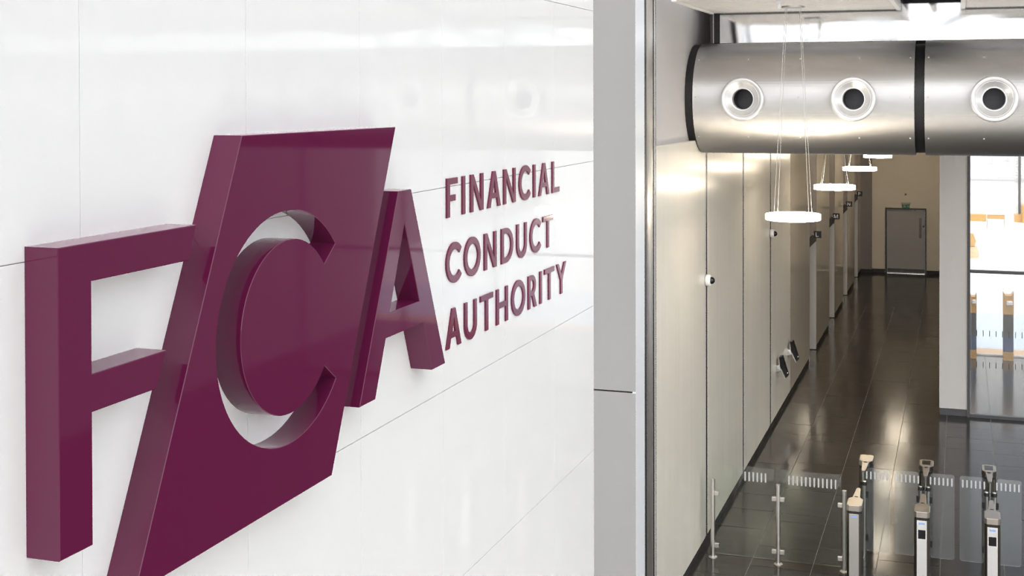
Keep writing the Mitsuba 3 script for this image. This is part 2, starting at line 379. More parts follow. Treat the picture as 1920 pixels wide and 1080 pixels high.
part(slot, 'shroud', join(pbox(-0.72, -0.68, RY0, RY1, ZR + 0.10, ZR + 0.42), pbox(0.0, 0.04, RY0, RY1, ZR + 0.10, ZR + 0.42)), 'm_dark')
part(slot, 'pipe', rod((-0.34, RY0, ZR + 0.15), (-0.34, 14.18, ZR + 0.15), 0.05, 16), 'm_trim_white', smooth=40)

# wavy mirror bulkhead
XM0, XM1, YM = -2.93, 8.0, 14.86
nx, nz = 500, 30
gx = np.linspace(XM0 + 0.07, XM1, nx); gz = np.linspace(6.356, 6.92, nz)
GX, GZ = np.meshgrid(gx, gz)
P0 = np.stack([GX * 0.9, GZ * 1.1, 0 * GX], -1)
fade = np.clip((6.80 - GZ) * 2.4, 0, 1)
wav = 0.0028 * np.sin(GX * 3.6 + 0.8 * np.sin(GX * 2.1 + 1)) * fade ** 1.5
wav += 0.0030 * (meshkit.noise(P0 * 1.6, 5) - 0.5) * fade + 0.0012 * np.sin((GZ - 6.34) * 6.0 + 1.6 * np.sin(GX * 2.3 + 2.2)) * fade
V = np.stack([GX, YM + wav, GZ], -1).reshape(-1, 3)
idx = np.arange(nx * nz).reshape(nz, nx)
Q = np.stack([idx[:-1, :-1], idx[:-1, 1:], idx[1:, 1:], idx[1:, :-1]], -1).reshape(-1, 4)
bm = thing('mirror_bulkhead', 'wavy mirror-finish metal band between the slatted ceiling and the duct', 'bulkhead')
part(bm, 'sheet', (V, Q), 'm_mirror', smooth=True)
part(bm, 'carrier', join(pbox(XM0 + 0.07, XM1, YM + 0.05, YM + 0.08, 6.36, 6.95), pbox(XM0, -0.70, 14.70, YM + 0.08, 6.95, 6.98), pbox(0.02, XM1, 14.70, YM + 0.08, 6.95, 6.98)), 'm_dark')
part(bm, 'post', cbox(XM0, XM0 + 0.062, YM - 0.02, YM + 0.06, 6.356, 6.95, 0.002), 'm_black', label='black end post')
part(bm, 'bead', cbox(XM0 - 0.014, XM0 - 0.002, YM - 0.022, YM + 0.06, 6.356, 6.95, 0.002), 'm_steel')

# ------------------------------------------------------------------ the big sign letters
XB, XF = XS + 0.001, -3.368 * KS
def big(name, poly, label):
    poly = affinity.affine_transform(poly, [KS, 0, 0, KS, 0, 5.7 * (1 - KS)])
    return solid(name, prism(poly, XB, XF, 'x', c1=0.003), 'm_maroon', label, 'letter', group='large raised maroon letters', smooth=32)
Fp = Polygon([(3.904, 3.880), (4.095, 3.880), (4.095, 4.421), (4.508, 4.421), (4.577, 4.577), (4.095, 4.577), (4.095, 4.954), (4.744, 4.954), (4.801, 5.111), (3.904, 5.111)])
big('sign_letter', Fp, 'large raised maroon letter F at the left end of the white wall')
t = np.linspace(0, 2 * PI, 161)[:-1]
outer = ellipse(5.595, 4.493, 0.644, 0.6134, 160)
inner = ellipse(5.614, 4.4935, 0.4576, 0.4585, 160)
wedge = Polygon([(5.62, 4.4935), (5.973, 4.774), (6.102, 4.8765), (6.5, 5.19), (6.5, 3.79), (6.102, 4.112), (5.973, 4.209)])
hole = outer.difference(inner).difference(wedge).simplify(0.0004)
slope = (5.511 - 3.577) / (6.866 - 6.049)
plate = Polygon([(5.176 - (5.511 - 3.577) / ((5.511 - 3.645) / (5.176 - 4.380)), 3.577), (6.049, 3.577), (6.866, 5.511), (5.176, 5.511)]).difference(hole)
big('sign_letter', plate, 'large slanted maroon panel with the letter C cut through it')
Ap = Polygon([(6.902, 5.107), (7.087, 5.107), (7.615, 3.876), (7.406, 3.876), (7.269, 4.217), (6.722, 4.217), (6.579, 3.876), (6.380, 3.876)],
             [[(6.990, 4.900), (6.777, 4.368), (7.206, 4.368)]])
big('sign_letter', Ap, 'large raised maroon letter A between the slanted panel and the small wording')

# ------------------------------------------------------------------ the small raised wording
XT = -3.513 * KS
KT = XT / -3.5
S = 0.052
def ring(cx, cz, a, b, s=S, n=64):
    return ellipse(cx, cz, a, b, n).difference(ellipse(cx, cz, a - s, b - s, n))
def bar(p, q, s=S):
    p, q = np.array(p, float), np.array(q, float)
    d = (q - p) / np.linalg.norm(q - p)
    n = np.array([-d[1], d[0]]) * s / 2
    return Polygon([p - n, q - n, q + n, p + n])
def glyph(ch, l, r, z0, z1):
    h, w, m = z1 - z0, r - l, (l + r) / 2
    stem = lambda x: box(x, z0, x + S, z1)
    if ch == 'I': return stem(l)
    if ch == 'F': return unary_union([stem(l), box(l, z1 - 0.045, r, z1), box(l, z0 + 0.115, r - 0.04, z0 + 0.16)])
    if ch == 'L': return unary_union([stem(l), box(l, z0, r, z0 + 0.045)])
    if ch == 'T': return unary_union([stem(m - S / 2), box(l, z1 - 0.045, r, z1)])
    if ch == 'H': return unary_union([stem(l), stem(r - S), box(l, z0 + h / 2 - 0.018, r, z0 + h / 2 + 0.027)])
    if ch == 'N': return unary_union([stem(l), stem(r - S), Polygon([(l, z1), (l + 0.058, z1), (r, z0), (r - 0.058, z0)])])
    if ch == 'A':
        f = 0.029
        return Polygon([(l, z0), (l + 0.058, z0), (l + 0.058 + (0.07 / h) * (m - f - l) * 0.86, z0 + 0.07), (r - 0.058 - (0.07 / h) * (m - f - l) * 0.86, z0 + 0.07), (r - 0.058, z0), (r, z0), (m + f, z1), (m - f, z1)],
                       [[(l + 0.108, z0 + 0.112), (m, z1 - 0.062), (r - 0.108, z0 + 0.112)]])
    if ch == 'Y':
        zc = z0 + 0.125
        return Polygon([(m - S / 2, z0), (m + S / 2, z0), (m + S / 2, zc), (r, z1), (r - 0.058, z1), (m, zc + 0.055), (l + 0.058, z1), (l, z1), (m - S / 2, zc)])
    if ch == 'O': return ring(m, (z0 + z1) / 2, w / 2, h / 2 + 0.007)
    if ch == 'C':
        a = w / 1.74
        cx, cz = l + a, (z0 + z1) / 2
        return ring(cx, cz, a, h / 2 + 0.007).difference(Polygon([(cx + 0.01, cz), (cx + 0.5 * 0.76, cz + 0.5 * 0.66), (cx + 0.6, cz), (cx + 0.5 * 0.76, cz - 0.5 * 0.66)]))
    if ch == 'D':
        cx, cz = l + 0.10, (z0 + z1) / 2
        o = unary_union([box(l, z0, cx, z1), ellipse(cx, cz, r - cx, h / 2).intersection(box(cx, z0 - 1, r + 1, z1 + 1))])
        i = unary_union([box(l + S, z0 + 0.045, cx, z1 - 0.045), ellipse(cx, cz, r - cx - S, h / 2 - 0.045).intersection(box(cx, z0 - 1, r + 1, z1 + 1))])
        return o.difference(i)
    if ch == 'U':
        a, b = w / 2, 0.115
        zc = z0 + b - 0.007
        return unary_union([box(l, zc, l + S, z1), box(r - S, zc, r, z1), ring(m, zc, a, b).intersection(box(l - 1, z0 - 1, r + 1, zc))])
    if ch == 'R':
        zb = z0 + 0.105
        rb = r - 0.024
        cz, cx = (zb + z1) / 2, l + 0.095
        o = unary_union([box(l, zb, cx, z1), ellipse(cx, cz, rb - cx, (z1 - zb) / 2).intersection(box(cx, 0, 99, 9))])
        i = unary_union([box(l + S, zb + 0.043, cx, z1 - 0.043), ellipse(cx, cz, rb - cx - S, (z1 - zb) / 2 - 0.043).intersection(box(cx, 0, 99, 9))])
        return unary_union([stem(l), o.difference(i), Polygon([(l + 0.075, zb + 0.03), (l + 0.135, zb + 0.03), (r, z0), (r - 0.064, z0)])])
rows = [(4.832, 5.114, 'FINANCIAL', 'top', [(7.958, 8.152), (8.240, 8.290), (8.397, 8.650), (8.738, 9.015), (9.085, 9.355), (9.440, 9.716), (9.792, 9.842), (9.930, 10.209), (10.290, 10.492)]),
        (4.358, 4.640, 'CONDUCT', 'middle', [(7.945, 8.217), (8.275, 8.588), (8.670, 8.922), (9.030, 9.296), (9.380, 9.623), (9.706, 9.980), (10.035, 10.308)]),
        (3.889, 4.171, 'AUTHORITY', 'bottom', [(7.940, 8.211), (8.278, 8.511), (8.586, 8.845), (8.919, 9.172), (9.258, 9.579), (9.655, 9.871), (9.952, 10.004), (10.078, 10.343), (10.408, 10.685)])]
order = ['first', 'second', 'third', 'fourth', 'fifth', 'sixth', 'seventh', 'eighth', 'ninth']
for z0, z1, word, row, xs in rows:
    for i, (ch, (l, r)) in enumerate(zip(word, xs)):
        p = glyph(ch, l, r, z0, z1)
        p = affinity.affine_transform(p, [KT, 0, 0, KT, 0, 5.7 * (1 - KT)])
        where = order[i] if i < len(word) - 1 else 'last'
        solid('wall_letter', prism(p, XB, XT, 'x', c1=0.002), 'm_maroon_small', f'small raised maroon letter {ch}, {where} letter of the {row} word on the white wall', 'letter', group='small raised maroon letters', smooth=32)

# ------------------------------------------------------------------ ventilation duct
YD, ZD, RD = 14.91, 5.674, 0.68
duct = thing('ventilation_duct', 'big horizontal brushed metal ventilation duct with round jet nozzles', 'duct')
def man(m):
    return m3.Manifold(m3.Mesh(np.asarray(m.vertices, np.float32), np.asarray(m.faces, np.uint32)))
def cyl_x(x0, x1, r, n=128):
    c = m3.Manifold.cylinder(x1 - x0, r, r, n).rotate((0, 90, 0)).translate((x0, YD, ZD))
    return c
segs = [(-3.073, -0.507), (-0.396, 2.17), (2.28, 4.85), (4.96, 7.53)]
noz = [-2.458, -1.181, 0.352, 1.630, 3.027, 4.305, 5.703, 6.981]
for a, b in segs:
    shell = cyl_x(a, b, RD) - cyl_x(a - 0.01, b + 0.01, RD - 0.012)
    for x in noz:
        if a < x < b:
            shell = shell - m3.Manifold.cylinder(0.6, 0.205, 0.205, 64).rotate((90, 0, 0)).translate((x, 14.6, ZD))
    sm = shell.to_mesh()
    v, f = np.asarray(sm.vert_properties)[:, :3].astype(float), np.asarray(sm.tri_verts)
    nf = np.cross(v[f[:, 1]] - v[f[:, 0]], v[f[:, 2]] - v[f[:, 0]])
    mid = v[f].mean(1) - [0, YD, ZD]
    out = (nf[:, 1:] * mid[:, 1:]).sum(1) > 0.7 * np.linalg.norm(nf, axis=1) * np.linalg.norm(mid[:, 1:], axis=1)
    om = trimesh.Trimesh(v, f[out], process=False); om.remove_unreferenced_vertices()
    ov = np.array(om.vertices)
    cas = add(f'{duct}__casing', om, 'm_duct', True, uv=np.column_stack([ov[:, 0], np.arctan2(ov[:, 2] - ZD, -(ov[:, 1] - YD))]))
    im_ = trimesh.Trimesh(v, f[~out], process=False); im_.remove_unreferenced_vertices()
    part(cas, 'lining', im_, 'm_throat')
for a, b in ((-0.53, -0.373), (2.147, 2.303), (4.827, 4.983)):
    part(duct, 'joint_ring', cyl_x(a, b, RD - 0.03) - cyl_x(a - 0.01, b + 0.01, RD - 0.06), 'm_black', smooth=25, label='black joint ring')
part(duct, 'end_collar', cyl_x(-3.168, -3.05, RD - 0.013) - cyl_x(-3.2, -3.0, RD - 0.06), 'm_black', smooth=25, label='black end collar at the wall')
for x in noz:
    yf = YD - RD
    prof = [(0.205, 0.045), (0.225, 0.055), (0.238, 0.075), (0.240, 0.095), (0.233, 0.108), (0.218, 0.112), (0.200, 0.108), (0.190, 0.098), (0.186, 0.092), (0.183, 0.094), (0.165, 0.080), (0.145, 0.062), (0.130, 0.050), (0.122, 0.046), (0.116, 0.048), (0.112, 0.044), (0.110, -0.02), (0.115, -0.02)]
    # heights run towards the lobby (-y)
    m = lathe([(r * 1.07, h) for r, h in prof], 'z', n=72)
    m.vertices = np.column_stack([m.vertices[:, 0] + x, yf - m.vertices[:, 2], m.vertices[:, 1] + ZD - 0.01])
    nz_ = part(duct, 'nozzle', m, 'm_nozzle', smooth=50)
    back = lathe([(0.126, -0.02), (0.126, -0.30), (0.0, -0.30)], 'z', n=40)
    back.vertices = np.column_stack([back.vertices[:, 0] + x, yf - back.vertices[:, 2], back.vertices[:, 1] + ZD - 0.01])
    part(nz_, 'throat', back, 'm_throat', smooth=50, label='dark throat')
    skirt = lathe([(0.2045, -0.03), (0.2045, 0.05)], 'z', n=48)
    skirt.vertices = np.column_stack([skirt.vertices[:, 0] + x, yf - skirt.vertices[:, 2], skirt.vertices[:, 1] + ZD - 0.01])
    part(nz_, 'skirt', skirt, 'm_dark', smooth=50)
riv = []
for a, b in segs:
    for x in (a + 0.04, a + 0.645, a + 1.26, (a + b) / 2 + 0.66, b - 0.05):
        for ang in (43, 1, -43):
            if ang == 1 and min(abs(x - q) for q in noz) < 0.3: continue
            t_ = math.radians(ang)
            s = trimesh.creation.icosphere(1, 0.010)
            s.apply_translation((x, YD - RD * math.cos(t_), ZD + RD * math.sin(t_)))
            riv.append(s)
part(duct, 'rivets', join(*riv), 'm_rivet', True, kind='stuff', label='small bright rivets')

# ------------------------------------------------------------------ ring pendant lamps
scene['m_lamp'] = {'type': 'diffuse', 'reflectance': {'type': 'rgb', 'value': [0.8, 0.8, 0.78]}}
def pendant(x, y, z, ztop, label, near=False):
    p = thing('pendant_lamp', label, 'lamp', group='round ring pendant lamps')
    R, r, h = 0.313, 0.235, 0.068
    m = lathe([(r, -h / 2), (R - 0.006, -h / 2), (R, -h / 2 + 0.006), (R, h / 2 - 0.006), (R - 0.006, h / 2), (r, h / 2)], n=72, closed=True, at=(x, y, z))
    k = add(f'{p}__ring', m, 'm_lamp', 40)
    scene[k]['emitter'] = {'type': 'area', 'radiance': {'type': 'rgb', 'value': [LAMP * 1.0, LAMP * 0.86, LAMP * 0.66]}}
    part(p, 'ceiling_rose', lathe([(0, -0.018), (0.13, -0.018), (0.135, 0), (0, 0)], n=32, at=(x, y, ztop)), 'm_steel', smooth=30)
    for a in (35, 125, 215, 305):
        t_ = math.radians(a + 12)
        top = (x + 0.11 * math.cos(t_), y + 0.11 * math.sin(t_), ztop - 0.016)
        bot = (x + 0.275 * math.cos(t_), y + 0.275 * math.sin(t_), z + h / 2)
        w = part(p, 'cable', rod(top, bot, 0.0028, 6), 'm_cable', True)
        part(w, 'ferrule', rod((bot[0], bot[1], bot[2] - 0.004), (bot[0], bot[1], bot[2] + 0.045), 0.008, 8, 0.004), 'm_cable', 40)
pendant(-1.822, 13.84, 4.327, ZR, 'nearest and largest glowing ring pendant lamp, hanging in front of the duct')
pendant(-1.831, 18.66, 4.316, 5.26, 'second glowing ring pendant lamp from the front, just behind the largest one')
pendant(-1.791, 22.91, 4.351, 5.26, 'third glowing ring pendant lamp from the front')
pendant(-1.773, 27.74, 4.353, 5.26, 'fourth glowing ring pendant lamp from the front, half hidden by the underside of the duct')
pendant(-1.78, 32.35, 4.352, 5.26, 'glowing ring pendant lamp hidden behind the duct, fifth from the front')
pendant(-1.78, 36.95, 4.352, 5.26, 'glowing ring pendant lamp hidden behind the duct, nearest the corridor end')

sp = thing('sprinkler', 'small white sprinkler head on the slatted ceiling at the top edge', 'sprinkler')
part(sp, 'body', lathe([(0, -0.10), (0.022, -0.095), (0.026, -0.06), (0.02, -0.03), (0.035, -0.02), (0.035, 0), (0, 0)], n=20, at=(-1.84, 12.86, ZR)), 'm_plastic_white', smooth=40)

# ------------------------------------------------------------------ wall-mounted devices
def beacon(y, z, label):
    b = thing('wall_beacon', label, 'alarm beacon', group='round white beacons on the cream wall')
    part(b, 'base', lathe([(0.04, 0), (0.068, 0.004), (0.074, 0.016), (0.074, 0.05), (0.066, 0.064), (0.03, 0.07), (0, 0.07)], 'x', (XC + 0.001, y, z), 36), 'm_plastic_white', smooth=40)
    d = [(0.046 * math.cos(a), 0.069 + 0.05 * math.sin(a)) for a in np.linspace(0, PI / 2, 10)]
    part(b, 'dome', lathe(d[:-1] + [(0, d[-1][1])], 'x', (XC, y, z), 28), 'm_screen', smooth=True, label='black dome')
beacon(15.10, 3.367, 'nearer round white beacon with a black dome on the first cream wall joint')
beacon(20.55, 3.366, 'farther round white beacon with a black dome, below the nearest ring lamp')

def kiosk(y, z, label):
    k = thing('call_panel', label, 'control panel', group='black tilted call panels on the cream wall')
    # a tapering silver bracket from the wall, and a tilted black panel on its end
    v = [(XC, y - 0.05, z - 0.06), (XC, y + 0.05, z - 0.06), (XC, y + 0.05, z + 0.05), (XC, y - 0.05, z + 0.05),
         (XC + 0.075, y - 0.03, z - 0.04), (XC + 0.075, y + 0.03, z - 0.04), (XC + 0.06, y + 0.03, z + 0.05), (XC + 0.06, y - 0.03, z + 0.05)]
    part(k, 'bracket', trimesh.Trimesh(v).convex_hull, 'm_steel')
    prof = Polygon([(-0.015, 0.19), (0.035, 0.20), (0.140, -0.135), (0.10, -0.175), (0.035, -0.03), (0.0, 0.02)])
    sh = prism(affinity.translate(prof, XC + 0.062, z), y - 0.004, y + 0.17, 'y', 0.004, 0.004)
    part(k, 'screen', sh, 'm_screen')
    part(k, 'side_plate', prism(affinity.translate(Polygon([(-0.022, 0.155), (-0.008, 0.15), (0.006, 0.018), (0.04, -0.035), (0.105, -0.178), (0.092, -0.185), (0.022, -0.05), (-0.01, 0.01)]), XC + 0.062, z), y - 0.012, y - 0.004, 'y'), 'm_chrome')
    part(k, 'lamp', cbox(XC + 0.17, XC + 0.20, y + 0.02, y + 0.06, z - 0.095, z - 0.078), 'm_white', label='small white light')
kiosk(21.25, 0.93, 'nearer black tilted call panel on a silver bracket')
kiosk(22.68, 0.92, 'farther black tilted call panel on a silver bracket')

# ------------------------------------------------------------------ lift entrances and their blade signs
names = ['nearest', 'second', 'third', 'farthest']
for (a, b), nm, ch, ysg in zip(openings, names, 'LMNP', (26.72, 30.90, 34.52, 38.20)):
    e = thing(f'door_{2 + names.index(nm)}', f'{nm} lift entrance recess with stainless steel jambs, below the {ch} sign', 'lift door', kind='structure')
    part(e, 'jamb', cbox(-3.70, XC - 0.006, b - 0.004, b + 0.05, 0.012, 2.45, 0.003), 'm_steel_satin')
    part(e, 'jamb', cbox(-3.70, XC - 0.006, a - 0.05, a + 0.004, 0.012, 2.45, 0.003), 'm_steel_satin')
    part(e, 'lintel', cbox(-3.70, XC - 0.004, a, b, 2.45, 2.645, 0.003), 'm_dark', label='dark lintel')
    ym = (a + b) / 2
    for y0, y1 in ((a + 0.01, ym - 0.003), (ym + 0.003, b - 0.01)):
        part(e, 'landing_door', cbox(-3.68, -3.64, y0, y1, 0.012, 2.44, 0.003), 'm_steel')
    part(e, 'corner_guard', cbox(XC - 0.01, XC + 0.006, a - 0.02, a - 0.002, 0.0, 0.14, 0.002), 'm_chrome')
    s = thing('lift_sign', f'black blade sign with a white letter {ch} above the {nm} lift entrance', 'sign', group='black letter signs over the lifts')
    zc = 2.675
    part(s, 'plate', cbox(XC + 0.02, XC + 0.185, ysg, ysg + 0.012, zc - 0.075, zc + 0.075, 0.002), 'm_black')
    part(s, 'arm', cbox(XC, XC + 0.03, ysg + 0.002, ysg + 0.010, zc - 0.02, zc + 0.02, 0.001), 'm_steel')
    tm = meshkit.text_mesh(ch, 0.095, 0.002, bold=True)
    c = tm.bounds.mean(0)
    v = tm.vertices - [c[0], c[1], 0]
    tm.vertices = np.column_stack([XC + 0.095 + v[:, 0], ysg - v[:, 2], zc + v[:, 1]])
    part(s, 'letter', tm, 'm_white')

# ------------------------------------------------------------------ door at the end of the corridor, exit sign
d = thing('door_1', 'grey flush door at the far end of the corridor', 'door', kind='structure')
part(d, 'frame', join(cbox(-2.33, -2.275, 40.06, 40.3, 0, 2.10), cbox(-1.09, -1.05, 40.06, 40.3, 0, 2.10), cbox(-2.33, -1.05, 40.06, 40.3, 2.06, 2.10)), 'm_frame', label='dark frame')
lf = part(d, 'leaf', cbox(-2.27, -1.095, 40.16, 40.21, 0.02, 2.055), 'm_door')
part(lf, 'kick_plate', cbox(-2.26, -1.10, 40.150, 40.16, 0.03, 0.14), 'm_frame')
part(lf, 'pull_handle', cbox(-1.27, -1.20, 40.135, 40.16, 1.14, 1.78, 0.01), 'm_pilaster')
part(lf, 'round_notice', lathe([(0, 0.006), (0.035, 0.006), (0.035, 0)], 'z', n=24).apply_transform(np.array([[1, 0, 0, -1.135], [0, 0, -1, 40.16], [0, 1, 0, 1.52], [0, 0, 0, 1.0]])), 'm_blue', label='small round blue notice')
part(d, 'closer', join(cbox(-1.50, -1.43, 40.11, 40.16, 2.015, 2.05), cbox(-1.37, -1.11, 40.11, 40.16, 2.015, 2.045)), 'm_plastic_white')
part(d, 'threshold', cbox(-2.27, -1.095, 40.06, 40.2, 0, 0.02), 'm_chrome')
ex = thing('exit_sign', 'small green emergency exit sign above the grey corridor door', 'exit sign')
part(ex, 'housing', cbox(-1.825, -1.54, 40.03, 40.099, 2.215, 2.285, 0.01), 'm_plaster')
part(ex, 'panel', cbox(-1.80, -1.565, 40.05, 40.062, 2.112, 2.215, 0.002), 'm_green')
ya = 40.05
man_ = unary_union([Point(-1.735, 2.19).buffer(0.011), bar((-1.74, 2.175), (-1.728, 2.15), 0.016), bar((-1.728, 2.15), (-1.752, 2.125), 0.010), bar((-1.728, 2.15), (-1.710, 2.130), 0.010), bar((-1.757, 2.165), (-1.718, 2.172), 0.008), box(-1.70, 2.122, -1.692, 2.205)])
arrow = unary_union([box(-1.64, 2.157, -1.61, 2.170), Polygon([(-1.615, 2.185), (-1.59, 2.1635), (-1.615, 2.142)])])
part(ex, 'pictogram', prism(man_, ya - 0.003, ya - 0.0005, 'y'), 'm_white')
part(ex, 'arrow', prism(arrow, ya - 0.003, ya - 0.0005, 'y'), 'm_white')
solid('wall_detector', lathe([(0.03, 0), (0.035, 0.02), (0.02, 0.035), (0, 0.035)], 'z', n=20).apply_transform(np.array([[1, 0, 0, -1.69], [0, 0, -1, 40.099], [0, 1, 0, 2.54], [0, 0, 0, 1.0]])), 'm_pilaster', 'tiny grey detector on the taupe wall above the exit sign', 'detector', smooth=40)

# ------------------------------------------------------------------ glazed screen at the right
YW = 22.50
w1 = thing('window_1', 'tall dark-framed glazed screen beside the pale grey wall end', 'window', kind='structure')
posts = [0.138, 2.45, 4.77, 7.09]
for x in posts:
    part(w1, 'mullion', cbox(x - 0.022, x + 0.022, YW - 0.06, YW + 0.06, 0, 5.26, 0.003), 'm_frame')
for a, b in zip(posts[:-1], posts[1:]):
    part(w1, 'transom', cbox(a + 0.022, b - 0.022, YW - 0.05, YW + 0.05, 2.566, 2.614, 0.003), 'm_frame')
    part(w1, 'sill', cbox(a + 0.022, b - 0.022, YW - 0.05, YW + 0.05, 0.0, 0.06, 0.003), 'm_frame')
    part(w1, 'head', cbox(a + 0.022, b - 0.022, YW - 0.05, YW + 0.05, 5.2, 5.26, 0.003), 'm_frame')
    for z0, z1 in ((0.06, 2.566), (2.614, 5.2)):
        pn = part(w1, 'pane', (np.array([[a, YW, z0], [b, YW, z0], [b, YW, z1], [a, YW, z1]]), np.array([[0, 1, 2, 3]])), 'm_pane_veil')
        if z0 < 1:
            for zz in (0.885, 1.445):
                for x in np.arange(a + 0.135, min(b, 1.3), 0.108):
                    part(pn, 'marker', cbox(x - 0.0055, x + 0.0055, YW - 0.004, YW - 0.001, zz, zz + 0.105, 0.001), 'm_mark_dark')

# bright hall beyond the glass
fo = thing('floor_hall', 'pale polished floor of the bright hall beyond the glazed screen', 'floor', kind='structure')
part(fo, 'slab', cbox(0.12, 14, 28.62, 60.0, -0.2, 0.02, 0.004), 'm_pale_floor')
part(fo, 'slab', cbox(0.12, 14, 28.02, 28.6, -0.2, 0.02, 0.004), 'm_amber_pale')
part(fo, 'inlay', cbox(0.12, 14, 28.7, 33.5, 0.02, 0.024, 0.001), 'm_blue_floor', label='pale blue strip')
for y in (27.93, 32.9, 37.6, 42.0):
    part(fo, 'edge_line', cbox(0.12, 14, y, y + 0.05, 0.0 if y < 28 else 0.024, 0.032, 0.001), 'm_white')
wh = thing('wall_hall', 'far white louvred wall of the bright hall beyond the glazed screen', 'wall', kind='structure')
part(wh, 'board', pbox(-0.2, 14, 58.6, 58.9, 0, 9), 'm_white')
for k in range(26):
    z = 1.95 + k * 0.13
    part(wh, 'louvre', cbox(0.3, 6.0, 58.52, 58.58, z, z + 0.055, 0.004), 'm_louvre')
part(wh, 'rail', cbox(0.3, 6.0, 58.44, 58.50, 1.80, 1.87, 0.004), 'm_rail')
part(wh, 'post', cbox(2.50, 2.60, 58.40, 58.50, 0.02, 5.6, 0.004), 'm_post_dark')
for ch, x in (('S', 1.30), ('E', 1.98)):
    tm = meshkit.text_mesh(ch, 0.50, 0.02)
    c = tm.bounds.mean(0)
    v = tm.vertices - [c[0], c[1], 0]
    v[:, 0] *= -1                                # read from behind: mirrored
    tm = trimesh.Trimesh(np.column_stack([x + v[:, 0], 58.44 - v[:, 2], 2.78 + v[:, 1]]), tm.faces[:, ::-1], process=False)
    solid('hall_letter', tm, 'm_letter_grey', f'faint grey mirrored letter {ch} on the louvred wall beyond the glass', 'letter', group='faint mirrored letters beyond the glass')
for x, zt, w, lab in ((0.262, 1.42, 0.135, 'left amber and dark barrier post beyond the glazed screen'), (0.980, 1.48, 0.215, 'right amber and dark barrier post beyond the glazed screen')):
    bp = thing('hall_barrier', lab, 'barrier post', group='amber-topped barrier posts beyond the glass')
    y0, y1 = 27.45, 27.75
    part(bp, 'base', cbox(x - w / 2, x + w / 2, y0, y1, 0.0, 0.20, 0.01), 'm_amber')
    part(bp, 'lower_panel', cbox(x - w / 2 + 0.002, x + w / 2 - 0.002, y0, y1, 0.20, 0.50, 0.01), 'm_post_blue')
    part(bp, 'middle_panel', cbox(x - w / 2 + 0.004, x + w / 2 - 0.004, y0, y1, 0.50, 1.00, 0.01), 'm_post_dark')
    part(bp, 'head', prism(Polygon([(x - w / 2, 1.0), (x + w / 2, 1.0), (x + w / 2, zt), (x + w * 0.28, zt - 0.07), (x - w * 0.28, zt - 0.07), (x - w / 2, zt)]), y0, y1, 'y', 0.004, 0.004), 'm_amber')
    part(bp, 'reader', cbox(x - w * 0.2, x + w * 0.42, y0 - 0.05, y0 + 0.01, 1.20, 1.30, 0.02), 'm_white')
def table(x0, x1, y0, y1, zt, label, body=0.18):
    t_ = thing('hall_table', label, 'table')
    part(t_, 'top', cbox(x0, x1, y0, y1, zt - 0.04, zt, 0.008), 'm_white')
    part(t_, 'apron', cbox(x0 + 0.06, x1 - 0.06, y0 + 0.04, y1 - 0.04, zt - 0.04 - body, zt - 0.04, 0.006), 'm_amber')
    for x in (x0 + 0.05, x1 - 0.05):
        for y in (y0 + 0.06, y1 - 0.06):
            part(t_, 'leg', rod((x, y, 0.02), (x, y, zt - 0.04), 0.014, 8), 'm_steel', 40)
    part(t_, 'box', cbox((x0 + x1) / 2 - 0.17, (x0 + x1) / 2 + 0.2, y0 + 0.02, y0 + 0.3, zt, zt + 0.02, 0.004), 'm_amber_pale')
table(1.02, 1.80, 53.4, 54.2, 0.76, 'small amber-sided table with thin legs in the bright hall beyond the glass')
cn = thing('hall_counter', 'long low amber counter along the far wall of the bright hall', 'counter')
part(cn, 'body', cbox(0.3, 1.1, 57.6, 58.1, 0.02, 0.32, 0.01), 'm_amber')
part(cn, 'body', cbox(2.3, 2.62, 57.6, 58.1, 0.02, 0.35, 0.01), 'm_amber')
part(cn, 'body', cbox(2.62, 6.0, 57.4, 58.2, 0.02, 0.78, 0.01), 'm_amber')
st = thing('hall_stool', 'stacked rounded amber seat half hidden by the window frame', 'seat')
part(st, 'seat', lathe([(0, 0.02), (0.26, 0.02), (0.30, 0.12), (0.24, 0.40), (0.0, 0.42)], n=24, at=(0.33, 44.6, 0)), 'm_amber_pale', smooth=40)
part(st, 'back', lathe([(0, 0.42), (0.18, 0.42), (0.22, 0.60), (0.12, 0.86), (0.0, 0.88)], n=24, at=(0.30, 44.6, 0)), 'm_amber', smooth=40)

# ------------------------------------------------------------------ glass barrier beside the gates
gb = thing('glass_barrier', 'low clear glass barrier on slim steel posts between the cream wall and the gates', 'barrier')
YB = 14.715
def dashes(parent, xs, y, z0, z1, w=0.019):
    for x in xs:
        part(parent, 'dash', prism(rrect(x - w / 2, x + w / 2, z0, z1, w * 0.45, 4), y - 0.002, y - 0.0005, 'y'), 'm_frost')
for k, x in enumerate((-2.923, -2.116, -1.326)):
    ps = part(gb, 'post', rod((x, YB, 0.012), (x, YB, 0.975), 0.0265, 28), 'm_steel_satin', 40)
    part(ps, 'flange', lathe([(0, 0), (0.056, 0), (0.056, 0.008), (0.045, 0.014), (0.034, 0.02), (0, 0.02)], n=28, at=(x, YB, 0)), 'm_steel_satin', smooth=40)
    for s_ in (-1, 1):
        if (k == 0 and s_ < 0) or (k == 2 and s_ > 0): continue
        for z in (0.155, 0.797):
            part(ps, 'clamp', cbox(x + s_ * 0.05 - 0.028, x + s_ * 0.05 + 0.028, YB - 0.02, YB + 0.02, z - 0.026, z + 0.026, 0.004), 'm_steel_satin')
for (a, b), xs in (((-2.886, -2.168), -2.52 + 0.05 * np.arange(6)), ((-2.092, -1.362), -1.985 + 0.0505 * np.arange(12))):
    pn = part(gb, 'pane', pbox(a, b, YB - 0.005, YB + 0.005, 0.058, 1.163), 'm_glass')
    dashes(pn, xs, YB - 0.005, 0.985, 1.10)

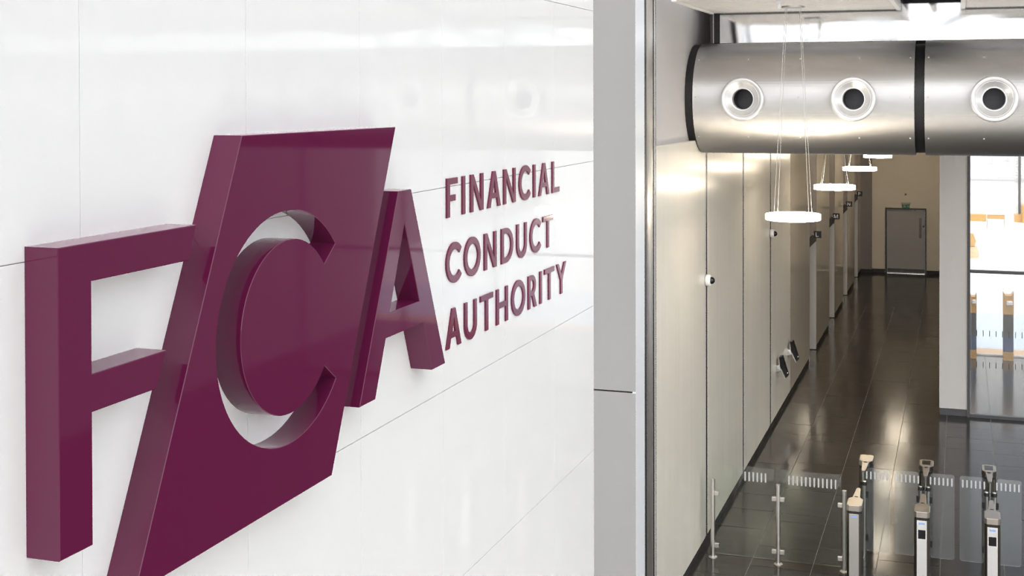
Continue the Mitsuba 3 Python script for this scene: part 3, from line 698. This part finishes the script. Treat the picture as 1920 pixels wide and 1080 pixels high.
# ------------------------------------------------------------------ speed gates
def gate(x, sides, display, label):
    g_ = thing('speed_gate', label, 'turnstile gate', group='glass-leaf access gates')
    def footprint(y0, y1, near):                # rounder on the outer end
        w = 0.086
        r = box(x - w, y0, x + w, y1)
        c = Point(x, y0 + 0.10 if near else y1 - 0.10).buffer(0.115, quad_segs=16)
        return rrect(x - w, x + w, y0, y1, 0.03).intersection(unary_union([c, box(x - 1, y0 + 0.08, x + 1, y1 + 1) if near else box(x - 1, y0 - 1, x + 1, y1 - 0.08)])).simplify(0.0008)
    for near in (True, False):
        y0, y1 = (14.16, 14.47) if near else (15.92, 16.23)
        fp = footprint(y0, y1, near)
        bd = part(g_, 'pedestal', prism(fp.buffer(-0.002), 0, 0.898, 'z'), 'm_gate_side', smooth=30)
        part(bd, 'black_band', prism(fp.buffer(-0.006), 0.898, 0.926, 'z'), 'm_black', smooth=30)
        yo = y0 if near else y1
        sg = -1 if near else 1
        pl = part(bd, 'front_panel', cbox(x - 0.056, x + 0.056, min(yo, yo + sg * 0.006), max(yo, yo + sg * 0.006), 0.0, 0.895, 0.003), 'm_gate_front' if display else 'm_gate_front_warm', label='lighter brushed face')
        # cap with its tapering tongue towards the middle of the lane
        yi = y1 if near else y0
        s2 = 1 if near else -1
        tp = Polygon([(x - 0.086, yi - s2 * 0.06), (x - 0.045, yi), (x - 0.026, yi + s2 * 0.34), (x - 0.018, yi + s2 * 0.37), (x + 0.018, yi + s2 * 0.37), (x + 0.026, yi + s2 * 0.34), (x + 0.045, yi), (x + 0.086, yi - s2 * 0.06)])
        capfp = fp.intersection(box(x - 1, y0 - 1, x + 1, y1 - 0.06) if near else box(x - 1, y0 + 0.06, x + 1, y1 + 1))
        cap = part(g_, 'cap', prism(unary_union([capfp, tp.intersection(box(x - 1, y0, x + 1, y1))]).buffer(0.001).simplify(0.0006), 0.926, 0.992, 'z', c1=0.006), 'm_gate_steel', smooth=30)
        part(cap, 'tongue', prism(tp.difference(box(x - 1, y0 + 0.002, x + 1, y1 - 0.002)).buffer(-0.0005), 0.962, 0.986, 'z', c1=0.004), 'm_gate_steel', smooth=30)
        part(cap, 'slot', prism(ellipse(x, yi + s2 * 0.015, 0.020, 0.012, 24), 0.985, 0.9925, 'z'), 'm_black', smooth=30)
        if display and not near:
            part(cap, 'display', prism(rrect(x - 0.052, x + 0.052, y0 + 0.085, y1 - 0.05, 0.01), 0.990, 0.995, 'z', c1=0.001), 'm_screen', label='black display')
        if near:
            part(pl, 'blue_label', cbox(x - 0.034, x + 0.034, y0 - 0.008, y0 - 0.005, 0.852, 0.872, 0.001), 'm_blue_pale')
            if display:
                part(pl, 'card_reader', cbox(x - 0.040, x + 0.040, y0 - 0.010, y0 - 0.005, 0.690, 0.790, 0.003), 'm_screen', label='black square card reader')
        yp = yi + s2 * 0.345
        pst = part(g_, 'glass_post', rod((x, yp, 0), (x, yp, 0.962), 0.017, 16), 'm_chrome', 40)
        part(pst, 'collar', lathe([(0.0175, 0.80), (0.034, 0.80), (0.034, 0.84), (0.0175, 0.84)], n=20, at=(x, yp, 0), closed=True), 'm_black', smooth=30)
    part(g_, 'side_glass', join(pbox(x + 0.060, x + 0.068, 14.475, 15.915, 0.03, 0.86), pbox(x - 0.068, x - 0.060, 14.475, 15.915, 0.03, 0.86)) if False else pbox(x - 0.005, x + 0.005, 14.475, 15.915, 0.03, 0.86), 'm_glass')
    part(g_, 'floor_rail', cbox(x - 0.02, x + 0.02, 14.475, 15.915, 0, 0.03, 0.003), 'm_steel')
    for s_ in sides:
        xh = x + s_ * 0.045
        hp = part(g_, 'hinge_post', rod((xh, 15.15, 0), (xh, 15.15, 0.93), 0.022, 20), 'm_chrome', 40)
        part(hp, 'hinge_cap', lathe([(0, 0.93), (0.031, 0.93), (0.031, 0.965), (0.027, 0.972), (0, 0.972)], n=20, at=(xh, 15.15, 0)), 'm_black', smooth=30)
        part(hp, 'top_disc', lathe([(0, 0.9725), (0.022, 0.9725), (0.020, 0.978), (0, 0.978)], n=20, at=(xh, 15.15, 0)), 'm_chrome', smooth=30)
        a, b = sorted((x + s_ * 0.072, x + s_ * 0.350))
        lf_ = part(g_, 'leaf', prism(rrect(a, b, 0.125, 1.145, 0.03), 15.145, 15.155, 'y'), 'm_leaf')
        part(hp, 'leaf_clamp', join(cbox(x + s_ * 0.07 - 0.022, x + s_ * 0.07 + 0.022, 15.135, 15.165, 0.25, 0.33), cbox(x + s_ * 0.07 - 0.022, x + s_ * 0.07 + 0.022, 15.135, 15.165, 0.78, 0.86)), 'm_black')
        dashes(lf_, [x + s_ * (0.072 + 0.0495 * k) for k in range(6)] if s_ > 0 else [x - 0.315 + 0.049 * k for k in range(6)], 15.145, 1.008, 1.103)
gate(-1.168, (1,), False, 'left stainless access gate, beside the glass barrier')
gate(-0.416, (-1, 1), True, 'middle stainless access gate of the three, with two glass leaves')
gate(0.343, (-1, 1), True, 'right stainless access gate of the three, nearest the photo edge')
